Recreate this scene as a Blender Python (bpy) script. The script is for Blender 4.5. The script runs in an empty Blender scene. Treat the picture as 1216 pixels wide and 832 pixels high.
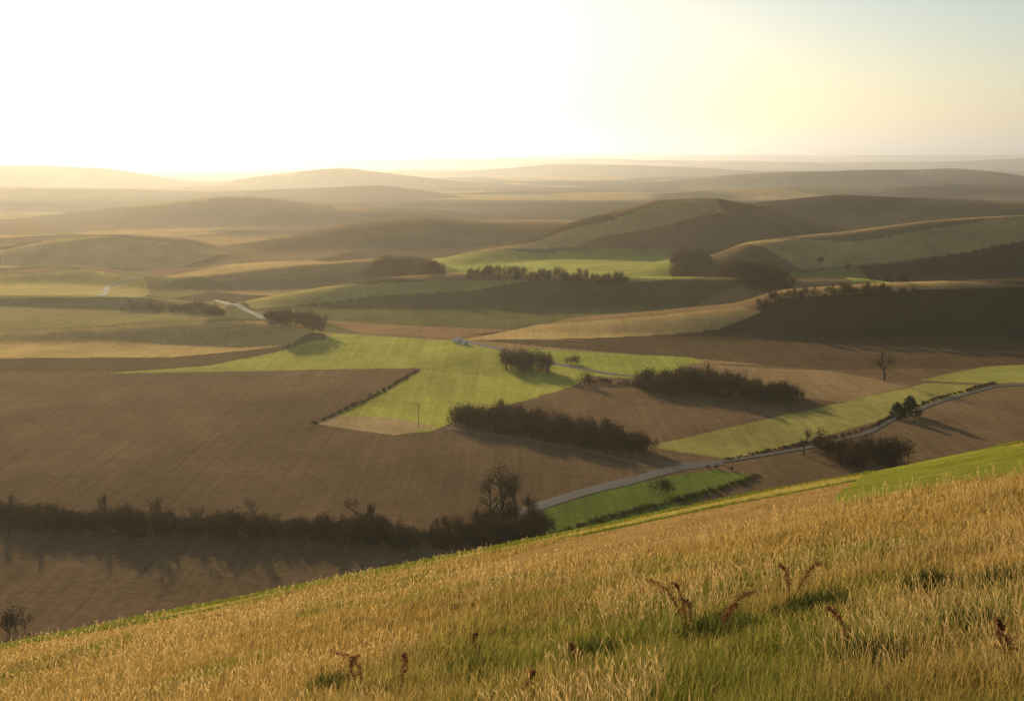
import bpy, math, numpy as np
from mathutils import Vector
rng=np.random.default_rng(7)
FL=1351.0; EYE=90.0; HZ=185.0
scene=bpy.context.scene
# ------------------------------------------------ noise
_T=np.random.default_rng(3).random((256,256))
def vnoise(x,y):
    xi=np.floor(x).astype(np.int64); yi=np.floor(y).astype(np.int64)
    fx=x-xi; fy=y-yi; fx=fx*fx*(3-2*fx); fy=fy*fy*(3-2*fy)
    a=_T[xi&255,yi&255]; b=_T[(xi+1)&255,yi&255]; c=_T[xi&255,(yi+1)&255]; d=_T[(xi+1)&255,(yi+1)&255]
    return (a*(1-fx)+b*fx)*(1-fy)+(c*(1-fx)+d*fx)*fy
def fbm(x,y,o=4,p=.5):
    s=0;a=.5;t=0
    for i in range(o):
        s=s+a*vnoise(x+17.3*i,y+9.1*i); t+=a; x=x*2.03; y=y*2.03; a*=p
    return s/t
def sst(a,b,x):
    t=np.clip((x-a)/(b-a),0,1); return t*t*(3-2*t)
# ------------------------------------------------ terrain (metres; ridges surveyed as bearing / distance / depression)
def mkridge(kn,wf,wb,sm=12,low=-12.0):
    k=np.array([((p-608)/FL*Y,Y,EYE-(q-HZ)/FL*Y) for p,Y,q in kn],float)
    k=k[np.argsort(k[:,0])]
    xs=np.linspace(k[0,0],k[-1,0],400)
    ker=np.exp(-np.linspace(-2.5,2.5,2*sm+1)**2); ker/=ker.sum()
    def g(c):
        v=np.interp(xs,k[:,0],k[:,c]); return np.convolve(np.pad(v,sm,mode='edge'),ker,'valid')
    return xs,g(1),g(2),wf,wb,low
RID=[mkridge(*a) for a in [
 ([(-350,540,418),(-60,545,405),(0,550,396),(130,560,388),(270,560,380),(350,555,388),(392,530,418),(430,515,438)],68,90),
 ([(470,560,425),(560,590,398),(640,590,387),(750,590,377),(880,590,364),(930,600,347),(1050,600,339),(1216,600,335),(1500,600,330)],95,90),
 ([(230,640,385),(290,690,358),(430,710,333),(560,720,327),(700,720,326),(900,720,329),(1020,720,332),(1120,720,345),(1300,720,350)],80,110),
 ([(-400,720,350),(-100,700,352),(60,690,351),(170,690,349),(250,680,364),(300,640,392)],50,80),
 ([(-300,860,330),(0,860,322),(110,850,318),(200,800,332),(350,850,312),(490,880,302),(530,880,316),(600,860,335)],75,100),
 ([(-300,1050,300),(0,1050,293),(60,1050,282),(130,1050,277),(220,1050,283),(280,1050,302),(350,1000,320)],100,140),
 ([(150,1000,330),(250,1120,299),(320,1180,287),(400,1230,270),(500,1260,261),(600,1280,267),(680,1280,267),(760,1280,275)],150,200),
 ([(520,1000,312),(570,1030,297),(640,1080,280),(700,1110,261),(780,1140,240),(845,1150,236),(900,1150,245),(980,1150,268),(1060,1150,285)],135,190),
 ([(850,880,305),(890,900,288),(1000,910,278),(1100,920,265),(1216,930,259),(1500,930,256)],95,160),
 ([(820,1500,258),(900,1500,240),(1000,1520,231),(1100,1500,237),(1216,1500,242),(1500,1500,238)],200,300),
 ([(-300,1700,262),(0,1700,260),(150,1700,242),(270,1700,230),(380,1700,240),(500,1700,248),(620,1700,266),(700,1700,280)],220,300),
 ([(560,1900,262),(650,1900,244),(740,1950,238),(850,2000,245),(950,2000,262)],200,300),
 ([(620,2300,250),(760,2350,231),(900,2350,223),(1050,2400,227),(1200,2400,219),(1500,2400,217)],260,400),
 ([(-400,2400,232),(-100,2400,220),(60,2400,226),(250,2400,231),(450,2400,220),(600,2400,240)],260,400),
 ([(-400,3300,202),(-60,3300,195),(40,3300,198),(130,3300,201),(240,3300,219),(330,3300,207),(410,3300,200),(500,3300,209),(600,3300,222),(760,3300,232),(850,3300,240)],320,600),
 ([(700,3200,235),(760,3200,222),(880,3200,208),(1000,3200,203),(1130,3200,199),(1180,3200,203),(1260,3200,216),(1500,3200,212)],300,600),
 ([(380,5200,212),(480,5200,201),(560,5200,203),(660,5200,195),(760,5200,197),(860,5200,201),(1000,5200,206),(1100,5200,210)],450,900),
 ([(-400,8000,200),(0,8000,197),(250,8000,194),(450,8000,190),(640,8000,188),(800,8000,190),(1000,8000,194),(1216,8000,189),(1500,8000,189)],900,1500),
 ([(-600,14000,188),(0,14000,188),(300,14000,186),(560,14000,184),(700,14000,183),(1000,14000,185),(1216,14000,184),(1700,14000,184)],2500,3000),
]]
def smax(a,b,k): return .5*(a+b+np.sqrt((a-b)**2+k*k))
def hvalley(X,Y):
    r=np.sqrt(X*X+Y*Y)+1e-6
    z=2.0*(fbm(X/95+5,Y/95,3)-.5)+sst(1800,5000,r)*22*(fbm(X/2400+2,Y/1300+4,3,.4)-.5)-sst(560,1300,r)*10
    for xs,yc,zc,wf,wb,low in RID:
        c=np.interp(X,xs,yc); h=np.interp(X,xs,zc)
        fade=sst(xs[0]-wf*1.2,xs[0],X)*(1-sst(xs[-1],xs[-1]+wf*1.2,X))
        d=Y-c
        t=np.where(d<0,1+d/wf,1-d/wb); t=np.clip(t,0,1)
        s=t*t*(3-2*t)
        k=np.where(Y<2000,2.5,6.0)
        z=smax(z,low+(h-low)*s*fade,k)
    # spurs and hollows on the slopes
    q=.82*X-.4*Y; p_=.4*X+.82*Y
    a1=sst(540,760,r)*8*(1-.6*sst(1000,1500,r)); a2=sst(900,1500,r)*14
    z=z+a1*(fbm(q/110+31,p_/220+11,3,.25)-.5)+a2*(fbm(q/300+3,p_/420+1,3,.25)-.5)
    return z
def hhill(X,Y):
    Yp=np.maximum(Y,-60)
    z=EYE-2.3+.2*X-.289*Yp-.0003*Yp*np.abs(Yp)-.0011*np.maximum(Yp-105,0)**2
    z=z+.5*(fbm(X/14+3,Yp/14+8,3)-.5)*sst(5,25,np.abs(Yp))+.12*(fbm(X/1.5,Yp/1.5,2)-.5)*(1-sst(30,60,Yp))
    z=z-.0006*np.maximum(np.abs(X)-70,0)**2
    return z
def H(X,Y):
    X=np.asarray(X,float);Y=np.asarray(Y,float)
    return smax(hhill(X,Y),hvalley(X,Y),3.0)
def sight(px,py,fore=False):
    u=(px-608)/FL; v=(py-HZ)/FL
    Y=np.geomspace(3 if fore else 190,30000,2600)
    hz=H(u*Y,Y) if fore else hvalley(u*Y,Y)
    below=np.nonzero(EYE-v*Y<hz)[0]
    i=below[0] if len(below) else len(Y)-1
    return (u*Y[i],Y[i])
def poly(pts,fore=False): return np.array([sight(a,b,fore) for a,b in pts])
def inpoly(X,Y,P):
    c=np.zeros(X.shape,bool); n=len(P)
    bb=(X>=P[:,0].min())&(X<=P[:,0].max())&(Y>=P[:,1].min())&(Y<=P[:,1].max())
    x=X[bb];y=Y[bb];cc=np.zeros(x.shape,bool)
    for i in range(n):
        x1,y1=P[i];x2,y2=P[(i+1)%n]
        if y1==y2: continue
        m=((y1>y)!=(y2>y))&(x<(x2-x1)*(y-y1)/(y2-y1)+x1)
        cc^=m
    c[bb]=cc
    return c
# ------------------------------------------------ materials
def mat(name):
    m=bpy.data.materials.new(name); m.use_nodes=True; nt=m.node_tree; nt.nodes.clear()
    return m,nt,nt.nodes,nt.links
def leafmat(name,c1,c2,trans=.45,scale=.25,attr=None):
    m,nt,N,L=mat(name)
    out=N.new('ShaderNodeOutputMaterial'); mix=N.new('ShaderNodeMixShader'); d=N.new('ShaderNodeBsdfDiffuse'); t=N.new('ShaderNodeBsdfTranslucent')
    mix.inputs[0].default_value=trans
    L.new(d.outputs[0],mix.inputs[1]);L.new(t.outputs[0],mix.inputs[2]);L.new(mix.outputs[0],out.inputs[0])
    if attr:
        a=N.new('ShaderNodeAttribute');a.attribute_name=attr;src=a.outputs['Color']
    else:
        g=N.new('ShaderNodeNewGeometry');n=N.new('ShaderNodeTexNoise');n.inputs['Scale'].default_value=scale;n.inputs['Detail'].default_value=3
        L.new(g.outputs['Position'],n.inputs['Vector'])
        r=N.new('ShaderNodeValToRGB');r.color_ramp.elements[0].position=.35;r.color_ramp.elements[1].position=.65
        r.color_ramp.elements[0].color=(*c1,1);r.color_ramp.elements[1].color=(*c2,1)
        L.new(n.outputs[0],r.inputs[0]);src=r.outputs[0]
    L.new(src,d.inputs[0]);L.new(src,t.inputs[0])
    return m
def plain(name,c1,c2,scale=1.0,rough=.9):
    m,nt,N,L=mat(name)
    out=N.new('ShaderNodeOutputMaterial');b=N.new('ShaderNodeBsdfPrincipled');b.inputs['Roughness'].default_value=rough;b.inputs['Specular IOR Level'].default_value=.15
    tc=N.new('ShaderNodeNewGeometry');n=N.new('ShaderNodeTexNoise');n.inputs['Scale'].default_value=scale;n.inputs['Detail'].default_value=5
    r=N.new('ShaderNodeValToRGB');r.color_ramp.elements[0].position=.3;r.color_ramp.elements[1].position=.7
    r.color_ramp.elements[0].color=(*c1,1);r.color_ramp.elements[1].color=(*c2,1)
    L.new(tc.outputs['Position'],n.inputs['Vector']);L.new(n.outputs[0],r.inputs[0]);L.new(r.outputs[0],b.inputs['Base Color']);L.new(b.outputs[0],out.inputs[0])
    return m
def addmesh(name,V,F,mats,midx=None,cols=None,smooth=False):
    V=np.asarray(V,np.float32);F=np.asarray(F,np.int32);k=F.shape[1]
    me=bpy.data.meshes.new(name)
    me.vertices.add(len(V));me.vertices.foreach_set('co',V.ravel())
    me.loops.add(F.size);me.loops.foreach_set('vertex_index',F.ravel())
    me.polygons.add(len(F));me.polygons.foreach_set('loop_start',np.arange(0,F.size,k,dtype=np.int32))
    for m in mats: me.materials.append(m)
    if midx is not None: me.polygons.foreach_set('material_index',np.asarray(midx,np.int32))
    me.update(calc_edges=True)
    me.polygons.foreach_set('use_smooth',np.full(len(F),smooth))
    if cols is not None:
        a=me.color_attributes.new('Col','FLOAT_COLOR','POINT')
        c=np.ones((len(V),4),np.float32);c[:,:3]=cols;a.data.foreach_set('color',c.ravel())
    o=bpy.data.objects.new(name,me);scene.collection.objects.link(o)
    return o
# ------------------------------------------------ ground sheet
uu=np.concatenate([np.tan(np.radians(np.linspace(-76,-28,60,endpoint=False))),np.linspace(np.tan(np.radians(-28)),np.tan(np.radians(28)),800),np.tan(np.radians(np.linspace(28,76,61)[1:]))])
rr=np.concatenate([[-40,-25,-12,-5,-2,0],np.geomspace(1,200,230,endpoint=False),np.geomspace(200,1400,720,endpoint=False),np.geomspace(1400,32000,250)])
Yr=rr[:,None]*np.ones_like(uu)[None,:]
X=Yr*uu[None,:]
wide=np.linspace(-60,60,len(uu))[None,:]
blend=1-sst(0,14,Yr)
X=X*(1-blend)+wide*blend*1.0
Y=Yr.copy()
Z=H(X,Y)
BROWN=(.108,.069,.034);BROWN2=(.125,.080,.038);GOLD=(.33,.215,.072);TAN=(.22,.145,.06);OLIVE=(.12,.105,.034);WOOD=(.030,.022,.012)
def cells(X,Y,sx,sy,seed):
    r=np.random.default_rng(seed);J=r.random((64,64,3))
    wx=X+60*(fbm(X/400,Y/400,2)-.5)+.35*Y; wy=Y+60*(fbm(X/400+9,Y/400,2)-.5)-.25*X
    gx=np.floor(wx/sx).astype(int);gy=np.floor(wy/sy).astype(int)
    best=np.full(X.shape,1e9);val=np.zeros(X.shape)
    for i in(-1,0,1):
        for j in(-1,0,1):
            a=(gx+i);b=(gy+j);q=J[a&63,b&63]
            d=((a+q[...,0])*sx-wx)**2+(((b+q[...,1])*sy-wy)*sx/sy)**2
            m=d<best;best=np.where(m,d,best);val=np.where(m,q[...,2],val)
    return val
cv=cells(X,Y,190,150,5); cf=cells(X,Y,420,700,6)
cv=np.where(Y>1800,cf,cv)
pal=np.array([BROWN2,GOLD,TAN,BROWN2,TAN,GOLD,BROWN2,OLIVE,WOOD,WOOD])
pal=pal*.7+np.array([.11,.072,.032])*.3
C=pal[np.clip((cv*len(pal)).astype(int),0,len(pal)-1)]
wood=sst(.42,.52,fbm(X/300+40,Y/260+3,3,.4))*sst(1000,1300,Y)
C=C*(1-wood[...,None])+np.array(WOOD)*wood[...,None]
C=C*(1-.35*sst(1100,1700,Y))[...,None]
C[(Y<478)]=BROWN
wamp=1.5+sst(480,900,Y)*12
XW=X+wamp*2*(fbm(X/80+3,Y/80,2,.3)-.5);YW=Y+wamp*2*(fbm(X/80+13,Y/80+5,2,.3)-.5)
def paint(pts,col,fore=False):
    m=inpoly(XW,YW,poly(pts,fore))&(Y>150)
    C[m]=col
paint([(-400,446),(-100,442),(200,441),(392,410),(385,384),(200,384),(-400,400)],(.075,.05,.022))  # left hill foot: shade painted in as a dark brown strip
paint([(-400,428),(-100,427),(200,424),(350,408),(388,396),(385,384),(200,378),(-400,392)],(.36,.235,.08))  # left hill top: sunlight on the dome painted into the gold
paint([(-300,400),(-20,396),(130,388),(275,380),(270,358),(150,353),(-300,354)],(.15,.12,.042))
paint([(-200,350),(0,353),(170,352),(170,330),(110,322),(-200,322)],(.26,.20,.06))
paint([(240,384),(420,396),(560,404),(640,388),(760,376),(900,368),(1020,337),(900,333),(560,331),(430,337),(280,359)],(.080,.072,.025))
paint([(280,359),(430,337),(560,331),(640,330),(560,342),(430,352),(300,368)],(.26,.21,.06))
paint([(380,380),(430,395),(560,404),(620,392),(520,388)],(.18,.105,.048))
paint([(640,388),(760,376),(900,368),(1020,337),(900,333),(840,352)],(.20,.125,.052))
paint([(540,402),(980,440),(1300,438),(1300,400),(900,395),(700,405)],(.070,.046,.022))  # right hill, lower front: its shaded side painted dark brown
paint([(560,398),(700,405),(900,396),(1300,402),(1300,343),(1050,346),(930,353),(880,370),(640,388)],(.065,.043,.019))  # upper front of the same hill, colour darkened for shade
paint([(545,404),(700,402),(850,392),(905,370),(880,364),(750,378),(640,386)],(.36,.235,.085))  # its crest: sunlit top face painted as a gold band
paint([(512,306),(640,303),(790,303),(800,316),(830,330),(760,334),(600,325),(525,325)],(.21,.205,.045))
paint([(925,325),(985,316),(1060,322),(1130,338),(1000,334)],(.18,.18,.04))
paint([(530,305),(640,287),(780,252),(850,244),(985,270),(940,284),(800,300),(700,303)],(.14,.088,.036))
paint([(560,300),(700,270),(780,246),(850,238),(860,258),(780,276),(690,296)],(.36,.235,.085))  # left-top face of the peak, sunlight put into the gold colour
paint([(870,294),(1000,284),(1100,273),(1300,260),(1300,290),(1150,304),(1040,308),(950,316)],(.38,.245,.088))  # farther right hill: lit top painted on as bright gold
paint([(1020,312),(1150,304),(1300,290),(1300,345),(1216,340),(1130,334)],(.058,.039,.019))  # its right flank: shade put into the dark brown colour
paint([(0,300),(60,287),(130,280),(220,286),(275,303),(200,318),(0,318)],(.40,.27,.088))
# valley fields
paint([(120,443),(250,434),(388,404),(400,396),(545,405),(600,414),(650,428),(700,446),(680,458),(600,448),(495,437)],(.22,.21,.04))
paint([(500,438),(600,448),(682,457),(640,472),(560,492),(512,513),(470,516),(372,503),(430,475)],(.24,.222,.04))
paint([(372,503),(395,493),(470,497),(520,508),(470,517)],(.27,.185,.085))
paint([(620,414),(820,424),(830,430),(760,450),(700,446),(650,428)],(.19,.195,.035))
paint([(800,432),(980,440),(1080,458),(1000,478),(930,470),(870,445)],(.18,.118,.054))
paint([(640,470),(700,456),(770,458),(960,488),(880,505),(770,530),(745,520),(660,482)],(.12,.075,.037))
paint([(770,530),(900,500),(1000,478),(1100,455),(1165,458),(1060,495),(990,515),(870,545)],(.21,.18,.048))
paint([(1090,452),(1170,436),(1300,430),(1300,452),(1180,456)],(.19,.18,.04))
paint([(870,547),(1000,522),(1062,497),(1120,476),(1185,459),(1300,455),(1300,560),(900,560)],(.12,.077,.038))
paint([(640,608),(720,583),(790,567),(850,558),(900,565),(760,620),(640,650)],(.085,.11,.018))
paint([(-400,628),(200,632),(640,655),(640,700),(400,800),(-400,800)],(.135,.086,.043))
# viewpoint hillside
m=hhill(X,Y)>hvalley(X,Y)-1
BAND=poly([(520,684),(650,648),(760,618),(860,590),(960,570),(1060,548),(1000,592),(900,622),(740,662)],True)
GP=poly([(985,600),(1060,548),(1120,541),(1216,530),(1300,520),(1300,565),(1216,562),(1100,580)],True)
def hillcol(x,y):
    """sward colour and height factor at ground points of the viewpoint hill"""
    pn=fbm(x/3+9,y/3,3);pm=fbm(x/9+1,y/9+7,3)
    g=np.clip(sst(26,9,y-.55*x)*1.0+(pn-.5)*3.0+(pm-.5)*1.8-.22,0,1)[...,None]
    gold=np.array([.54,.35,.095])*(1-.35*pm[...,None]);grn=np.array([.19,.195,.028])
    col=gold*(1-g)+grn*g;hf=.35+1.3*pm
    band=inpoly(x,y,BAND);col[band]=(.42,.26,.085);hf=np.where(band,.45,hf)
    wv=y+3*(fbm(x/10,y/10,2)-.5)
    xr=(x<38)&(x>-60)
    a=(wv>55)&xr;col[a]=(.15,.18,.026);hf=np.where(a,.8,hf)
    a=(wv>61)&xr;col[a]=(.46,.35,.08);hf=np.where(a,.5,hf)
    a=(wv>72)&xr;col[a]=(.21,.22,.03);hf=np.where(a,1.0,hf)
    gp=inpoly(x,y,GP);col[gp]=(.24,.24,.032);hf=np.where(gp,.28,hf)
    return col,hf
hc,_h=hillcol(X,Y)
C[m]=hc[m]*.75
nr,nc=X.shape
V=np.stack([X,Y,Z],-1).reshape(-1,3)
I=np.arange(nr*nc).reshape(nr,nc)
F=np.stack([I[:-1,:-1],I[:-1,1:],I[1:,1:],I[1:,:-1]],-1).reshape(-1,4)
gm,nt,N,L=mat('field_soil_and_grass')
out=N.new('ShaderNodeOutputMaterial');b=N.new('ShaderNodeBsdfPrincipled');b.inputs['Roughness'].default_value=1;b.inputs['Specular IOR Level'].default_value=.0
a=N.new('ShaderNodeAttribute');a.attribute_name='Col'
g=N.new('ShaderNodeNewGeometry')
def noise_(sc,de,ro,src):
    n=N.new('ShaderNodeTexNoise');n.inputs['Scale'].default_value=sc;n.inputs['Detail'].default_value=de;n.inputs['Roughness'].default_value=ro;L.new(src,n.inputs['Vector']);return n.outputs[0]
mp=N.new('ShaderNodeMapping');mp.inputs['Rotation'].default_value=(0,0,math.radians(62));mp.inputs['Scale'].default_value=(1,.025,1);L.new(g.outputs['Position'],mp.inputs['Vector'])
n1_=noise_(.018,6,.6,g.outputs['Position']);n2_=noise_(.6,6,.5,g.outputs['Position']);n3_=noise_(.7,3,.6,mp.outputs[0]);n4_=noise_(.07,5,.6,g.outputs['Position'])
def mr(src,lo,hi,a0=.3,a1=.7):
    q=N.new('ShaderNodeMapRange');q.inputs['From Min'].default_value=a0;q.inputs['From Max'].default_value=a1;q.inputs['To Min'].default_value=lo;q.inputs['To Max'].default_value=hi
    L.new(src,q.inputs[0]);return q.outputs[0]
def mul(x,y):
    q=N.new('ShaderNodeMath');q.operation='MULTIPLY';L.new(x,q.inputs[0]);L.new(y,q.inputs[1]);return q.outputs[0]
f_=mul(mul(mul(mr(n1_,.78,1.25),mr(n4_,.86,1.14)),mr(n2_,.85,1.15)),mr(n3_,.86,1.14))
vm=N.new('ShaderNodeVectorMath');vm.operation='SCALE';L.new(a.outputs['Color'],vm.inputs[0]);L.new(f_,vm.inputs['Scale'])
L.new(vm.outputs[0],b.inputs['Base Color'])
b.inputs['Sheen Weight'].default_value=.6;b.inputs['Sheen Roughness'].default_value=.45
v2=N.new('ShaderNodeVectorMath');v2.operation='SCALE';v2.inputs['Scale'].default_value=1.6;L.new(vm.outputs[0],v2.inputs[0]);L.new(v2.outputs[0],b.inputs['Sheen Tint'])
bp=N.new('ShaderNodeBump');bp.inputs['Strength'].default_value=.6;bp.inputs['Distance'].default_value=.3
L.new(n2_,bp.inputs['Height']);L.new(bp.outputs[0],b.inputs['Normal']);L.new(b.outputs[0],out.inputs[0])
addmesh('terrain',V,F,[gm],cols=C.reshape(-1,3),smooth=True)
# ------------------------------------------------ roads
asph=plain('lane_surface',(.115,.095,.07),(.16,.135,.10),.9)
track=plain('dirt_track_surface',(.17,.115,.06),(.22,.15,.08),.9)
def dens(P,step):
    P=np.asarray(P,float);o=[]
    for i in range(len(P)-1):
        n=max(2,int(np.linalg.norm(P[i+1]-P[i])/step))
        t=np.linspace(0,1,n,endpoint=False)[:,None];o.append(P[i]*(1-t)+P[i+1]*t)
    o=np.concatenate(o+[P[-1:]])
    k=9
    if len(o)>3*k:
        w=np.hanning(k+2)[1:-1];w/=w.sum()
        q=np.stack([np.convolve(np.pad(o[:,c],k//2,mode='edge'),w,'valid') for c in(0,1)],-1);o=q
    return o
def road(name,pts,w,m_,lift=.10):
    c=dens(poly(pts),2.0);t=np.gradient(c,axis=0);t/=np.linalg.norm(t,axis=1)[:,None]+1e-9
    n=np.stack([-t[:,1],t[:,0]],-1)
    offs=[-w/2-.25,-w/2,0,w/2,w/2+.25];ls=[-.5,lift,lift+.05,lift,-.5]
    Vs=[]
    jit=np.interp(np.arange(len(c)),np.arange(0,len(c)+3,3),rng.normal(0,.18,len(np.arange(0,len(c)+3,3))))
    for o_,l in zip(offs,ls):
        p=c+n*(o_+np.sign(o_)*jit[:,None]);z=H(p[:,0],p[:,1])+l;Vs.append(np.column_stack([p,z]))
    Vv=np.concatenate(Vs);n_=len(c);Fq=[]
    for s in range(4):
        a_=np.arange(n_-1)+s*n_;b_=a_+n_
        Fq.append(np.stack([b_,b_+1,a_+1,a_],-1))
    return addmesh(name,Vv,np.concatenate(Fq),[m_],smooth=False)
road('country_lane',[(600,622),(632,604),(700,583),(770,566),(800,556),(862,549)],5,asph)
road('country_lane',[(775,549),(800,553),(862,549),(960,532),(1030,515),(1062,498),(1120,476),(1180,459),(1300,455)],2.0,asph,.14)
road('country_lane',[(545,404),(600,416),(650,430),(720,444),(790,450)],3.6,asph)
road('country_lane',[(255,356),(285,364),(310,376),(325,386)],4,asph)
road('country_lane',[(118,352),(128,340),(170,328)],4,asph)
road('dirt_track',[(525,508),(600,518),(700,535),(775,556)],1.3,track)
# ------------------------------------------------ trees
def tube(p0,p1,r0,r1,n=5):
    p0=np.array(p0);p1=np.array(p1);d=p1-p0;d=d/(np.linalg.norm(d)+1e-9)
    a=np.cross(d,[.3,.9,.1]);a/=np.linalg.norm(a)+1e-9;b=np.cross(d,a)
    th=np.arange(n)*2*np.pi/n;ring=np.cos(th)[:,None]*a+np.sin(th)[:,None]*b
    V=np.concatenate([p0+ring*r0,p1+ring*r1]);F=[]
    for i in range(n):
        j=(i+1)%n;F+=[(i,j,n+j),(i,n+j,n+i)]
    return V,np.array(F)
def template(seed,kind):
    """unit-height woody plant: (V,F,material index)"""
    r=np.random.default_rng(seed);Vs=[];Fs=[];M=[];off=0;tips=[]
    def add(V,F,m):
        nonlocal off
        Vs.append(V);Fs.append(F+off);M.append(np.full(len(F),m));off+=len(V)
    def branch(p,d,l,rad,lev):
        q=p+d*l;V,F=tube(p,q,rad,rad*.6,5 if lev==0 else 3);add(V,F,0)
        tips.append((q,lev))
        if lev<(4 if kind=='bare' else 3):
            for k in range(r.integers(3,5)):
                nd=d+r.normal(0,.5,3)+np.array([0,0,.22]);nd/=np.linalg.norm(nd)
                branch(p+d*l*r.uniform(.45,1),nd,l*r.uniform(.5,.8),rad*.58,lev+1)
    if kind=='tree':
        branch(np.zeros(3),np.array([r.normal(0,.05),r.normal(0,.05),1.]),.33,.032,0)
        nl,sp,sz=16,.05,.012
    elif kind=='bare':
        branch(np.zeros(3),np.array([0,0,1.]),.33,.026,0); nl,sp,sz=4,.035,.008
    elif kind=='bush':
        for k in range(5):
            d=np.array([r.normal(0,.5),r.normal(0,.5),1.]);d/=np.linalg.norm(d)
            branch(np.array([r.normal(0,.12),r.normal(0,.12),-.05]),d,.3,.018,1)
        nl,sp,sz=16,.08,.019
    elif kind=='conifer':
        V,F=tube((0,0,0),(0,0,.95),.03,.006);add(V,F,0)
        for k in range(150):
            z=r.uniform(.1,.98);R=.33*(1-z)**.8*r.uniform(.5,1.1);a=r.uniform(0,6.28)
            tips.append((np.array([np.cos(a)*R,np.sin(a)*R,z]),3))
        nl,sp,sz=8,.035,.03
    P=np.array([t[0] for t in tips if t[1]>=(1 if kind=='bush' else 2)])
    P=np.repeat(P,nl,0)+r.normal(0,sp,(len(P)*nl,3))
    P=P[P[:,2]>.0]
    n=len(P);A=r.normal(0,1,(n,3));A/=np.linalg.norm(A,axis=1)[:,None];B=np.cross(A,r.normal(0,1,(n,3)));B/=np.linalg.norm(B,axis=1)[:,None]
    s=sz*r.uniform(.5,1.5,(n,1))
    tri=np.stack([P-A*s,P+A*s,P+B*s*1.6],1).reshape(-1,3)
    add(tri,np.arange(3*n).reshape(-1,3),1)
    V=np.concatenate(Vs);V[:,2]*=1/np.percentile(V[:,2],99.5)
    return V,np.concatenate(Fs),np.concatenate(M)
TP={k:[template(s*11+i,k) for i in range(n)] for s,(k,n) in enumerate([('tree',3),('bare',3),('bush',5),('conifer',2)])}
bark=plain('bark',(.04,.03,.022),(.07,.055,.04),2)
lf_dark=leafmat('hedge_foliage',(.038,.027,.011),(.066,.045,.017),.25,.12)
lf_brown=leafmat('bare_twig_foliage',(.06,.039,.018),(.10,.063,.027),.3,.12)
lf_con=leafmat('conifer_foliage',(.02,.03,.012),(.03,.042,.018),.2,.3)
lf_olive=leafmat('olive_foliage',(.06,.055,.016),(.10,.085,.025),.4,.1)
def scatter(name,pts,kinds,hs,mats,wide=1.0):
    Vs=[];Fs=[];M=[];off=0
    for (x,y),h in zip(pts,hs):
        k=kinds[rng.integers(len(kinds))];T=TP[k][rng.integers(len(TP[k]))];V,F,m_=T
        a=rng.uniform(0,6.28);c,s=np.cos(a),np.sin(a);w=h*rng.uniform(.85,1.25)*wide
        z=float(H(x,y))-.15
        Q=np.column_stack([(V[:,0]*c-V[:,1]*s)*w+x,(V[:,0]*s+V[:,1]*c)*w+y,V[:,2]*h+z])
        Vs.append(Q);Fs.append(F+off);M.append(m_);off+=len(Q)
    return addmesh(name,np.concatenate(Vs),np.concatenate(Fs),mats,np.concatenate(M))
def along(pts,step,wid,hlo,hhi,jit=.5):
    c=dens(poly(pts),step);o=[];hs=[]
    for p in c:
        for k in range(max(1,int(wid/step+.5))):
            o.append(p+rng.normal(0,jit*step,2)+np.array([0,rng.uniform(-wid/2,wid/2)]));hs.append(rng.uniform(hlo,hhi)*(.7+.65*vnoise(np.array(p[0]/11.),np.array(p[1]/11.))))
    return o,hs
def hedge(name,pts,step,wid,hlo,hhi,kinds=('bush',),m_=None,wide=1.0):
    o,h=along(pts,step,wid,hlo,hhi);return scatter(name,o,kinds,h,[bark,m_ or lf_dark],wide)
hedge('hedgerow',[(-160,612),(0,618),(60,624),(120,630),(160,631),(200,632),(300,634),(400,638),(500,645),(560,645),(640,635)],1.8,5,2.8,5.0)
hedge('hedgerow',[(-160,614),(0,620),(200,634),(400,640),(560,647)],7,1,5,7.5,('bare',),lf_brown)
hedge('hedgerow',[(500,640),(540,636),(570,630),(640,625)],3.,7,3.5,6,('bush','bush','bare'))
hedge('hedgerow',[(545,503),(600,510),(640,516),(700,526),(760,534)],2.6,9,4.5,6.5)
hedge('tree_belt',[(575,503),(620,508),(660,514)],4.5,7,7,9,('bush','bare','tree'),lf_brown)
hedge('copse',[(765,462),(820,466),(880,470),(940,474)],3.2,16,5,8,('bush','bush','tree'),lf_dark)
hedge('hedgerow',[(700,456),(740,456),(790,462)],2,2,1.6,2.6,wide=1.4)
hedge('hedgerow',[(605,438),(648,442)],3,8,6,8,('bush','tree'),lf_brown)
hedge('hedgerow',[(372,503),(430,478),(497,440)],.9,1,.6,1.0,('bush',),lf_dark,2.0)
hedge('hedgerow',[(985,546),(1010,547),(1055,547)],2.6,8,5,7,('bush',),lf_brown)
hedge('hedgerow',[(862,546),(960,526),(1030,510),(1060,494),(1120,471),(1180,455)],.9,.8,.5,.9,('bush',),lf_dark,1.8)
hedge('hedgerow',[(640,640),(700,622),(780,601),(860,580),(900,566)],.9,1.2,.7,1.2,('bush',),lf_olive,1.8)
hedge('hedgerow',[(845,556),(866,558)],2.,2,1.2,1.8,('bush',),lf_dark)
hedge('hedgerow',[(320,380),(345,386),(382,394)],3,8,4,7,('bush','tree'),lf_dark)
hedge('hedgerow',[(150,368),(200,368),(262,374)],3.5,14,3,5,('bush','bush','tree'),lf_dark)
hedge('hedgerow',[(440,317),(490,318),(515,326)],4.5,14,5,9,('bush','bare'),lf_dark)
hedge('hedgerow',[(560,327),(600,328),(640,330),(740,334)],3.5,12,3,6,('bush','bush','bare'),lf_dark)
hedge('hedgerow',[(905,366),(930,356),(960,353),(1010,350),(1080,348)],3.5,8,3,6,('bush','bush','bare'),lf_dark)
hedge('woodland',[(800,318),(840,325),(880,330),(930,330)],5,60,7,10,('tree','bush'),lf_brown)
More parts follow.
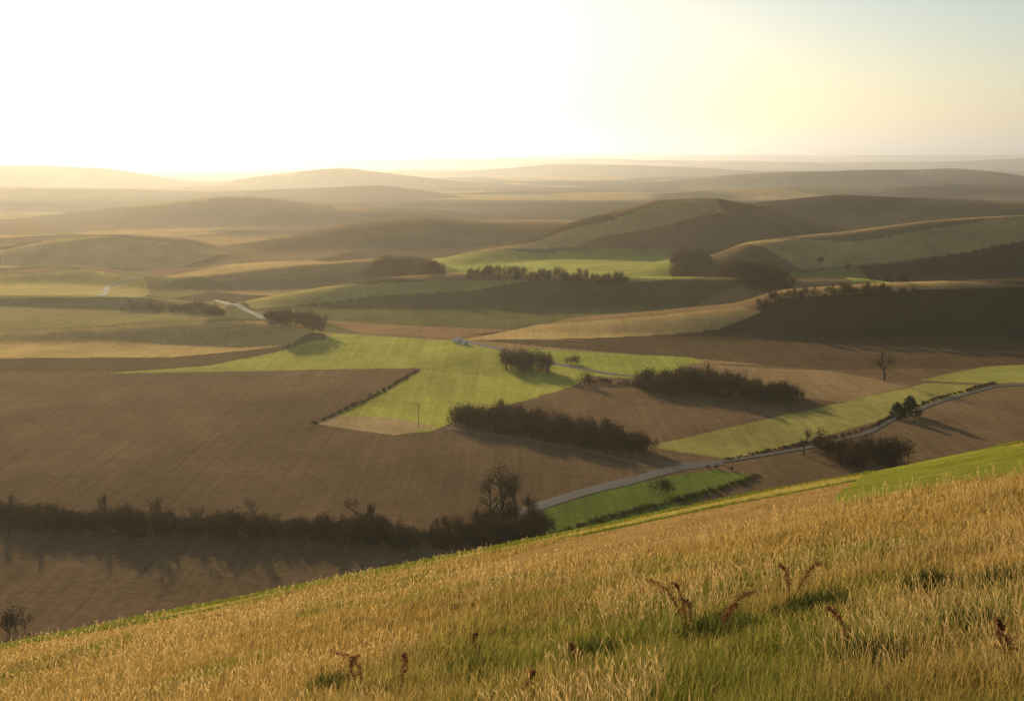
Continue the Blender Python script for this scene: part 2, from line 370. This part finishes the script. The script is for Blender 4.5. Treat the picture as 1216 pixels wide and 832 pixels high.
hedge('hedgerow',[(985,325),(1040,330),(1090,336)],12,3,4,6,('bush','tree'),lf_dark)
def one(name,px,py,kind,h,m_,wide=1.0): 
    return scatter(name,[sight(px,py)],(kind,),[h],[bark,m_],wide)
one('bare_tree',597,622,'tree',15.5,lf_brown,1.0);one('bare_tree',582,624,'bare',13,lf_dark,1.1)
one('bare_tree',612,620,'bare',12,lf_dark)
one('bare_tree',428,634,'bare',9.5,lf_dark);one('bare_tree',1050,452,'tree',12,lf_brown,1.3)
one('bare_tree',955,540,'bare',8.5,lf_dark);one('conifer_tree',1066,497,'conifer',5.5,lf_con,1.6);one('conifer_tree',1081,495,'conifer',7,lf_con,1.5)
one('bush',695,458,'bush',6,lf_dark,1.2);one('bush',680,432,'bush',4,lf_dark,1.3);one('bush',786,585,'bush',4.5,lf_dark,1.3);one('bush',18,752,'bush',5,lf_dark,1.1)
one('bush',630,606,'bush',4,lf_dark)
# ------------------------------------------------ utility pole
x,y=sight(497,508);z=float(H(x,y))
Vp=[];Fp=[];o_=0
for p0,p1,r0,r1 in [((x,y,z-.3),(x,y,z+8),.16,.11),((x-1,y,z+7.4),(x+1,y,z+7.4),.07,.07),((x-.9,y,z+7.4),(x-.9,y,z+7.75),.05,.04),((x+.9,y,z+7.4),(x+.9,y,z+7.75),.05,.04),((x-.6,y,z+7.4),(x,y,z+6.8),.03,.03),((x+.6,y,z+7.4),(x,y,z+6.8),.03,.03)]:
    v,f=tube(p0,p1,r0,r1,6);Vp.append(v);Fp.append(f+o_);o_+=len(v)
addmesh('utility_pole',np.concatenate(Vp),np.concatenate(Fp),[plain('pole_wood',(.3,.27,.22),(.4,.35,.3),3)])
# ------------------------------------------------ farm buildings
wallm=plain('white_render',(.7,.66,.58),(.8,.76,.68),.5);roofm=plain('roof_sheet',(.6,.54,.44),(.75,.68,.56),1,.9);winm=plain('window_glass',(.03,.03,.035),(.05,.05,.06),1,.2);doorm=plain('door_paint',(.12,.07,.04),(.15,.09,.05),1)
def house(name,px,py,w,d,h,rh,rot):
    x,y=sight(px,py);z=float(H(x,y));e=bpy.data.objects.new(name,None);scene.collection.objects.link(e);e.location=(x,y,z-.2);e.rotation_euler=(0,0,rot)
    def part(nm,V,F,m_):
        me=bpy.data.meshes.new(nm);me.from_pydata(V,[],F);me.materials.append(m_);o=bpy.data.objects.new(nm,me);scene.collection.objects.link(o);o.parent=e
    a,b_=w/2,d/2
    part('walls',[(-a,-b_,0),(a,-b_,0),(a,b_,0),(-a,b_,0),(-a,-b_,h),(a,-b_,h),(a,b_,h),(-a,b_,h),(-a,0,h+rh),(a,0,h+rh)],[(0,1,5,4),(1,2,6,9,5),(2,3,7,6),(3,0,4,8,7)],wallm)
    e2=.3;zz=h-rh*e2/b_
    part('roof',[(-a-e2,-b_-e2,zz+.03),(a+e2,-b_-e2,zz+.03),(a+e2,0,h+rh+.06),(-a-e2,0,h+rh+.06),(a+e2,b_+e2,zz+.03),(-a-e2,b_+e2,zz+.03),(-a-e2,-b_-e2,zz+.15),(a+e2,-b_-e2,zz+.15),(a+e2,0,h+rh+.2),(-a-e2,0,h+rh+.2),(a+e2,b_+e2,zz+.15),(-a-e2,b_+e2,zz+.15)],[(0,1,2,3),(3,2,4,5),(6,7,8,9),(9,8,10,11),(0,1,7,6),(5,4,10,11)],roofm)
    for i in range(max(2,int(w/2.5))):
        cx=-a+w*(i+.5)/max(2,int(w/2.5));
        part('window' if i else 'door',[(cx-.4,-b_-.02,.9 if i else .1),(cx+.4,-b_-.02,.9 if i else .1),(cx+.4,-b_-.02,1.7),(cx-.4,-b_-.02,1.7)],[(0,1,2,3)],winm if i else doorm)
house('farm_shed',543,406,4,3.2,1.6,.5,1.2);house('farm_shed',552,409,2.6,2.2,1.4,.4,.9)
# ------------------------------------------------ hillside grass
grassm=leafmat('meadow_grass',(0,0,0),(0,0,0),.55,attr='Col')
def blades(name,x,y,h,w,col,lean=.35,seed=1,az=None):
    r=np.random.default_rng(seed);n=len(x);z=H(x,y)-.03
    th=r.uniform(0,2*np.pi,n) if az is None else az
    sx,sy=np.cos(th)*w,np.sin(th)*w
    la=r.uniform(0,6.28,n);l=h*np.abs(r.normal(lean,.3,n));lx,ly=np.cos(la)*l+.12*h,np.sin(la)*l
    P=np.empty((n,5,3))
    P[:,0]=np.stack([x-sx,y-sy,z],-1);P[:,1]=np.stack([x+sx,y+sy,z],-1)
    P[:,2]=np.stack([x-sx*.75+lx*.3,y-sy*.75+ly*.3,z+h*.55],-1);P[:,3]=np.stack([x+sx*.75+lx*.3,y+sy*.75+ly*.3,z+h*.55],-1)
    P[:,4]=np.stack([x+lx,y+ly,z+h*(1-.25*np.minimum(l/h,1.5)**2)],-1)
    b0=np.arange(n)[:,None]*5
    Fv=np.concatenate([b0+[0,1,3],b0+[0,3,2],b0+[2,3,4]],0)
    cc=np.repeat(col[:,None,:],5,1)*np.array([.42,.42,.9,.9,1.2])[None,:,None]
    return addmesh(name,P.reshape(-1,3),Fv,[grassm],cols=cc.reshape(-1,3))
n=600000
r_=4.5*(150/4.5)**(rng.random(n)**.9);th=np.radians(rng.uniform(-33,33,n))
gx,gy=r_*np.sin(th),r_*np.cos(th)
hc,hf=hillcol(gx,gy)
mixr=rng.random(n)
alt=np.where((mixr<.22)[:,None],np.array([.15,.165,.025]),np.where((mixr<.48)[:,None],np.array([.62,.42,.14]),hc))
noalt=inpoly(gx,gy,GP)|(gy>55)
alt[noalt]=hc[noalt]
col=(hc*.5+alt*.5)*rng.uniform(.6,1.4,(n,1))
clump=fbm(gx/.9+3,gy/.9+9,2)
hh=(.08+.15*rng.random(n))*hf*(.55+.9*clump)*(1+.5*(1-sst(8,30,gy)))
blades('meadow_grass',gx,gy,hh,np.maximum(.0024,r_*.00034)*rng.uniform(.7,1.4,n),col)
# seeding stalks
n=34000
r_=5*(75/5)**(rng.random(n)**1.1);th=np.radians(rng.uniform(-33,33,n));sx_,sy_=r_*np.sin(th),r_*np.cos(th)
k=(fbm(sx_/2.5+4,sy_/2.5,3)>.48)&~inpoly(sx_,sy_,GP)&~inpoly(sx_,sy_,BAND)&(sy_<62);sx_,sy_,r_=sx_[k],sy_[k],r_[k];n=len(r_)
hs=rng.uniform(.20,.52,n);zz=H(sx_,sy_);w=np.maximum(.0013,r_*.00016);la=rng.uniform(0,6.28,n);l=hs*rng.uniform(.1,.6,n);ex,ey=np.cos(la)*l,np.sin(la)*l
P=np.empty((n,8,3));
P[:,0]=np.stack([sx_-w,sy_,zz],-1);P[:,1]=np.stack([sx_+w,sy_,zz],-1);P[:,2]=np.stack([sx_+ex*.6+w,sy_+ey*.6,zz+hs*.82],-1);P[:,3]=np.stack([sx_+ex*.6-w,sy_+ey*.6,zz+hs*.82],-1)
hw=np.maximum(.0048,r_*.0004)
P[:,4]=np.stack([sx_+ex*.6,sy_+ey*.6,zz+hs*.8],-1);P[:,5]=np.stack([sx_+ex*.8+hw,sy_+ey*.8+hw,zz+hs*.9],-1);P[:,6]=np.stack([sx_+ex,sy_+ey,zz+hs],-1);P[:,7]=np.stack([sx_+ex*.8-hw,sy_+ey*.8-hw,zz+hs*.9],-1)
b0=np.arange(n)[:,None]*8;Fv=np.concatenate([b0+[0,1,2],b0+[0,2,3],b0+[4,5,6],b0+[4,6,7]],0)
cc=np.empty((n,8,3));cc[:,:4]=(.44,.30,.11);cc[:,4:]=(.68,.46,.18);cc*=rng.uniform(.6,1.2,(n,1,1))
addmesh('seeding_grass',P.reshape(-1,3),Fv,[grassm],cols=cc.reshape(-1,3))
# dark tussocks
for px,py,R in [(1182,700,.6),(962,725,.55),(850,752,.6),(1142,752,.45),(560,800,.5),(385,822,.4),(1100,700,.35),(700,785,.4),(1020,790,.4)]:
    x,y=sight(px,py,True);n=900;a_=rng.uniform(0,6.28,n);q=R*np.sqrt(rng.random(n))
    tx,ty=x+np.cos(a_)*q,y+np.sin(a_)*q
    c_=np.array([.055,.062,.015])[None]*rng.uniform(.5,2.2,(n,1))
    blades('grass_tussock',tx,ty,rng.uniform(.15,.42,n)*(1.1-.5*q/R),np.full(n,.006),c_,.4,int(px))
# dead dock plants
dockm=leafmat('dead_dock',(.20,.09,.038),(.32,.155,.06),.45,6)
for px,py,h,nst in [(815,757,.9,3),(852,757,.75,2),(938,722,.8,2),(428,828,.9,2),(470,842,.85,1),(1010,785,.6,1),(560,775,.4,1),(690,800,.45,1),(630,835,.4,1),(1190,800,.5,2)]:
    x,y=sight(px,py,True);z=float(H(x,y));Vs=[];Fs=[];o_=0
    for s in range(nst):
        d=rng.normal(0,.22,2);bend=rng.uniform(-.5,.5);pts=[]
        for i in range(9):
            t=i/8;pts.append(np.array([x+d[0]*t*h+bend*t**3*h,y+d[1]*t*h,z+h*(t-.22*t**4)*(1-.1*s)]))
        for i in range(8):
            v,f=tube(pts[i],pts[i+1],.007*(1-.08*i),.007*(1-.08*(i+1)),4);Vs.append(v);Fs.append(f+o_);o_+=len(v)
        for i in range(220):
            t=rng.uniform(.35,1);k_=min(7,int(t*8));c0=pts[k_]*(1-(t*8-k_))+pts[k_+1]*(t*8-k_)
            c0=c0+rng.normal(0,.03*(1.35-t),3);A=rng.normal(0,.009,3);B=rng.normal(0,.009,3)
            Vs.append(np.array([c0-A,c0+A,c0+B*1.5]));Fs.append(np.array([[0,1,2]])+o_);o_+=3
    addmesh('dead_dock_plant',np.concatenate(Vs),np.concatenate(Fs),[dockm])
# ------------------------------------------------ haze layers (real scattering air)
def haze(name,dens_,y0,y1,zb,zt,col):
    hm,nt,N,L=mat(name+'_air')
    out=N.new('ShaderNodeOutputMaterial');vs=N.new('ShaderNodeVolumeScatter');vs.inputs['Color'].default_value=(*col,1);vs.inputs['Density'].default_value=dens_;vs.inputs['Anisotropy'].default_value=.62
    L.new(vs.outputs[0],out.inputs['Volume'])
    S_=33000
    hv=[(-S_,y0,zb),(S_,y0,zb),(S_,y1,zb),(-S_,y1,zb),(-S_,y0,zt),(S_,y0,zt),(S_,y1,zt),(-S_,y1,zt)]
    addmesh(name,hv,[(0,3,2,1),(4,5,6,7),(0,1,5,4),(1,2,6,5),(2,3,7,6),(3,0,4,7)],[hm])
haze('haze',.000090,-33000,33000,-250,400,(1,.92,.74))
haze('haze_bank',.00008,1300,32900,-240,300,(.93,.96,.95))
# ------------------------------------------------ light
EL=math.radians(12.5);AZ=math.radians(-22)
w=bpy.data.worlds.new('World');scene.world=w;w.use_nodes=True;nt=w.node_tree
bg=nt.nodes['Background'];sk=nt.nodes.new('ShaderNodeTexSky');sk.sky_type='NISHITA';sk.sun_disc=False;sk.sun_elevation=EL;sk.sun_rotation=AZ;sk.dust_density=.8;sk.air_density=1.0
nt.links.new(sk.outputs[0],bg.inputs[0]);bg.inputs[1].default_value=.11
sl=bpy.data.lights.new('sun','SUN');sl.energy=5;sl.angle=math.radians(.5);sl.color=(1,.81,.56)
so=bpy.data.objects.new('sun',sl);scene.collection.objects.link(so)
d=Vector((math.sin(AZ)*math.cos(EL),math.cos(AZ)*math.cos(EL),math.sin(EL)));so.rotation_euler=(-d).to_track_quat('-Z','Y').to_euler();so.location=(0,0,500)
cam=bpy.data.cameras.new('camera');co=bpy.data.objects.new('camera',cam);scene.collection.objects.link(co)
cam.sensor_width=36;cam.lens=FL/1216*36;cam.shift_y=-(416-HZ)/1216;cam.clip_end=100000;cam.clip_start=.1
co.location=(0,0,EYE);co.rotation_euler=(math.radians(90),0,0);scene.camera=co
scene.view_settings.view_transform='Standard';scene.view_settings.look='None';scene.view_settings.exposure=0
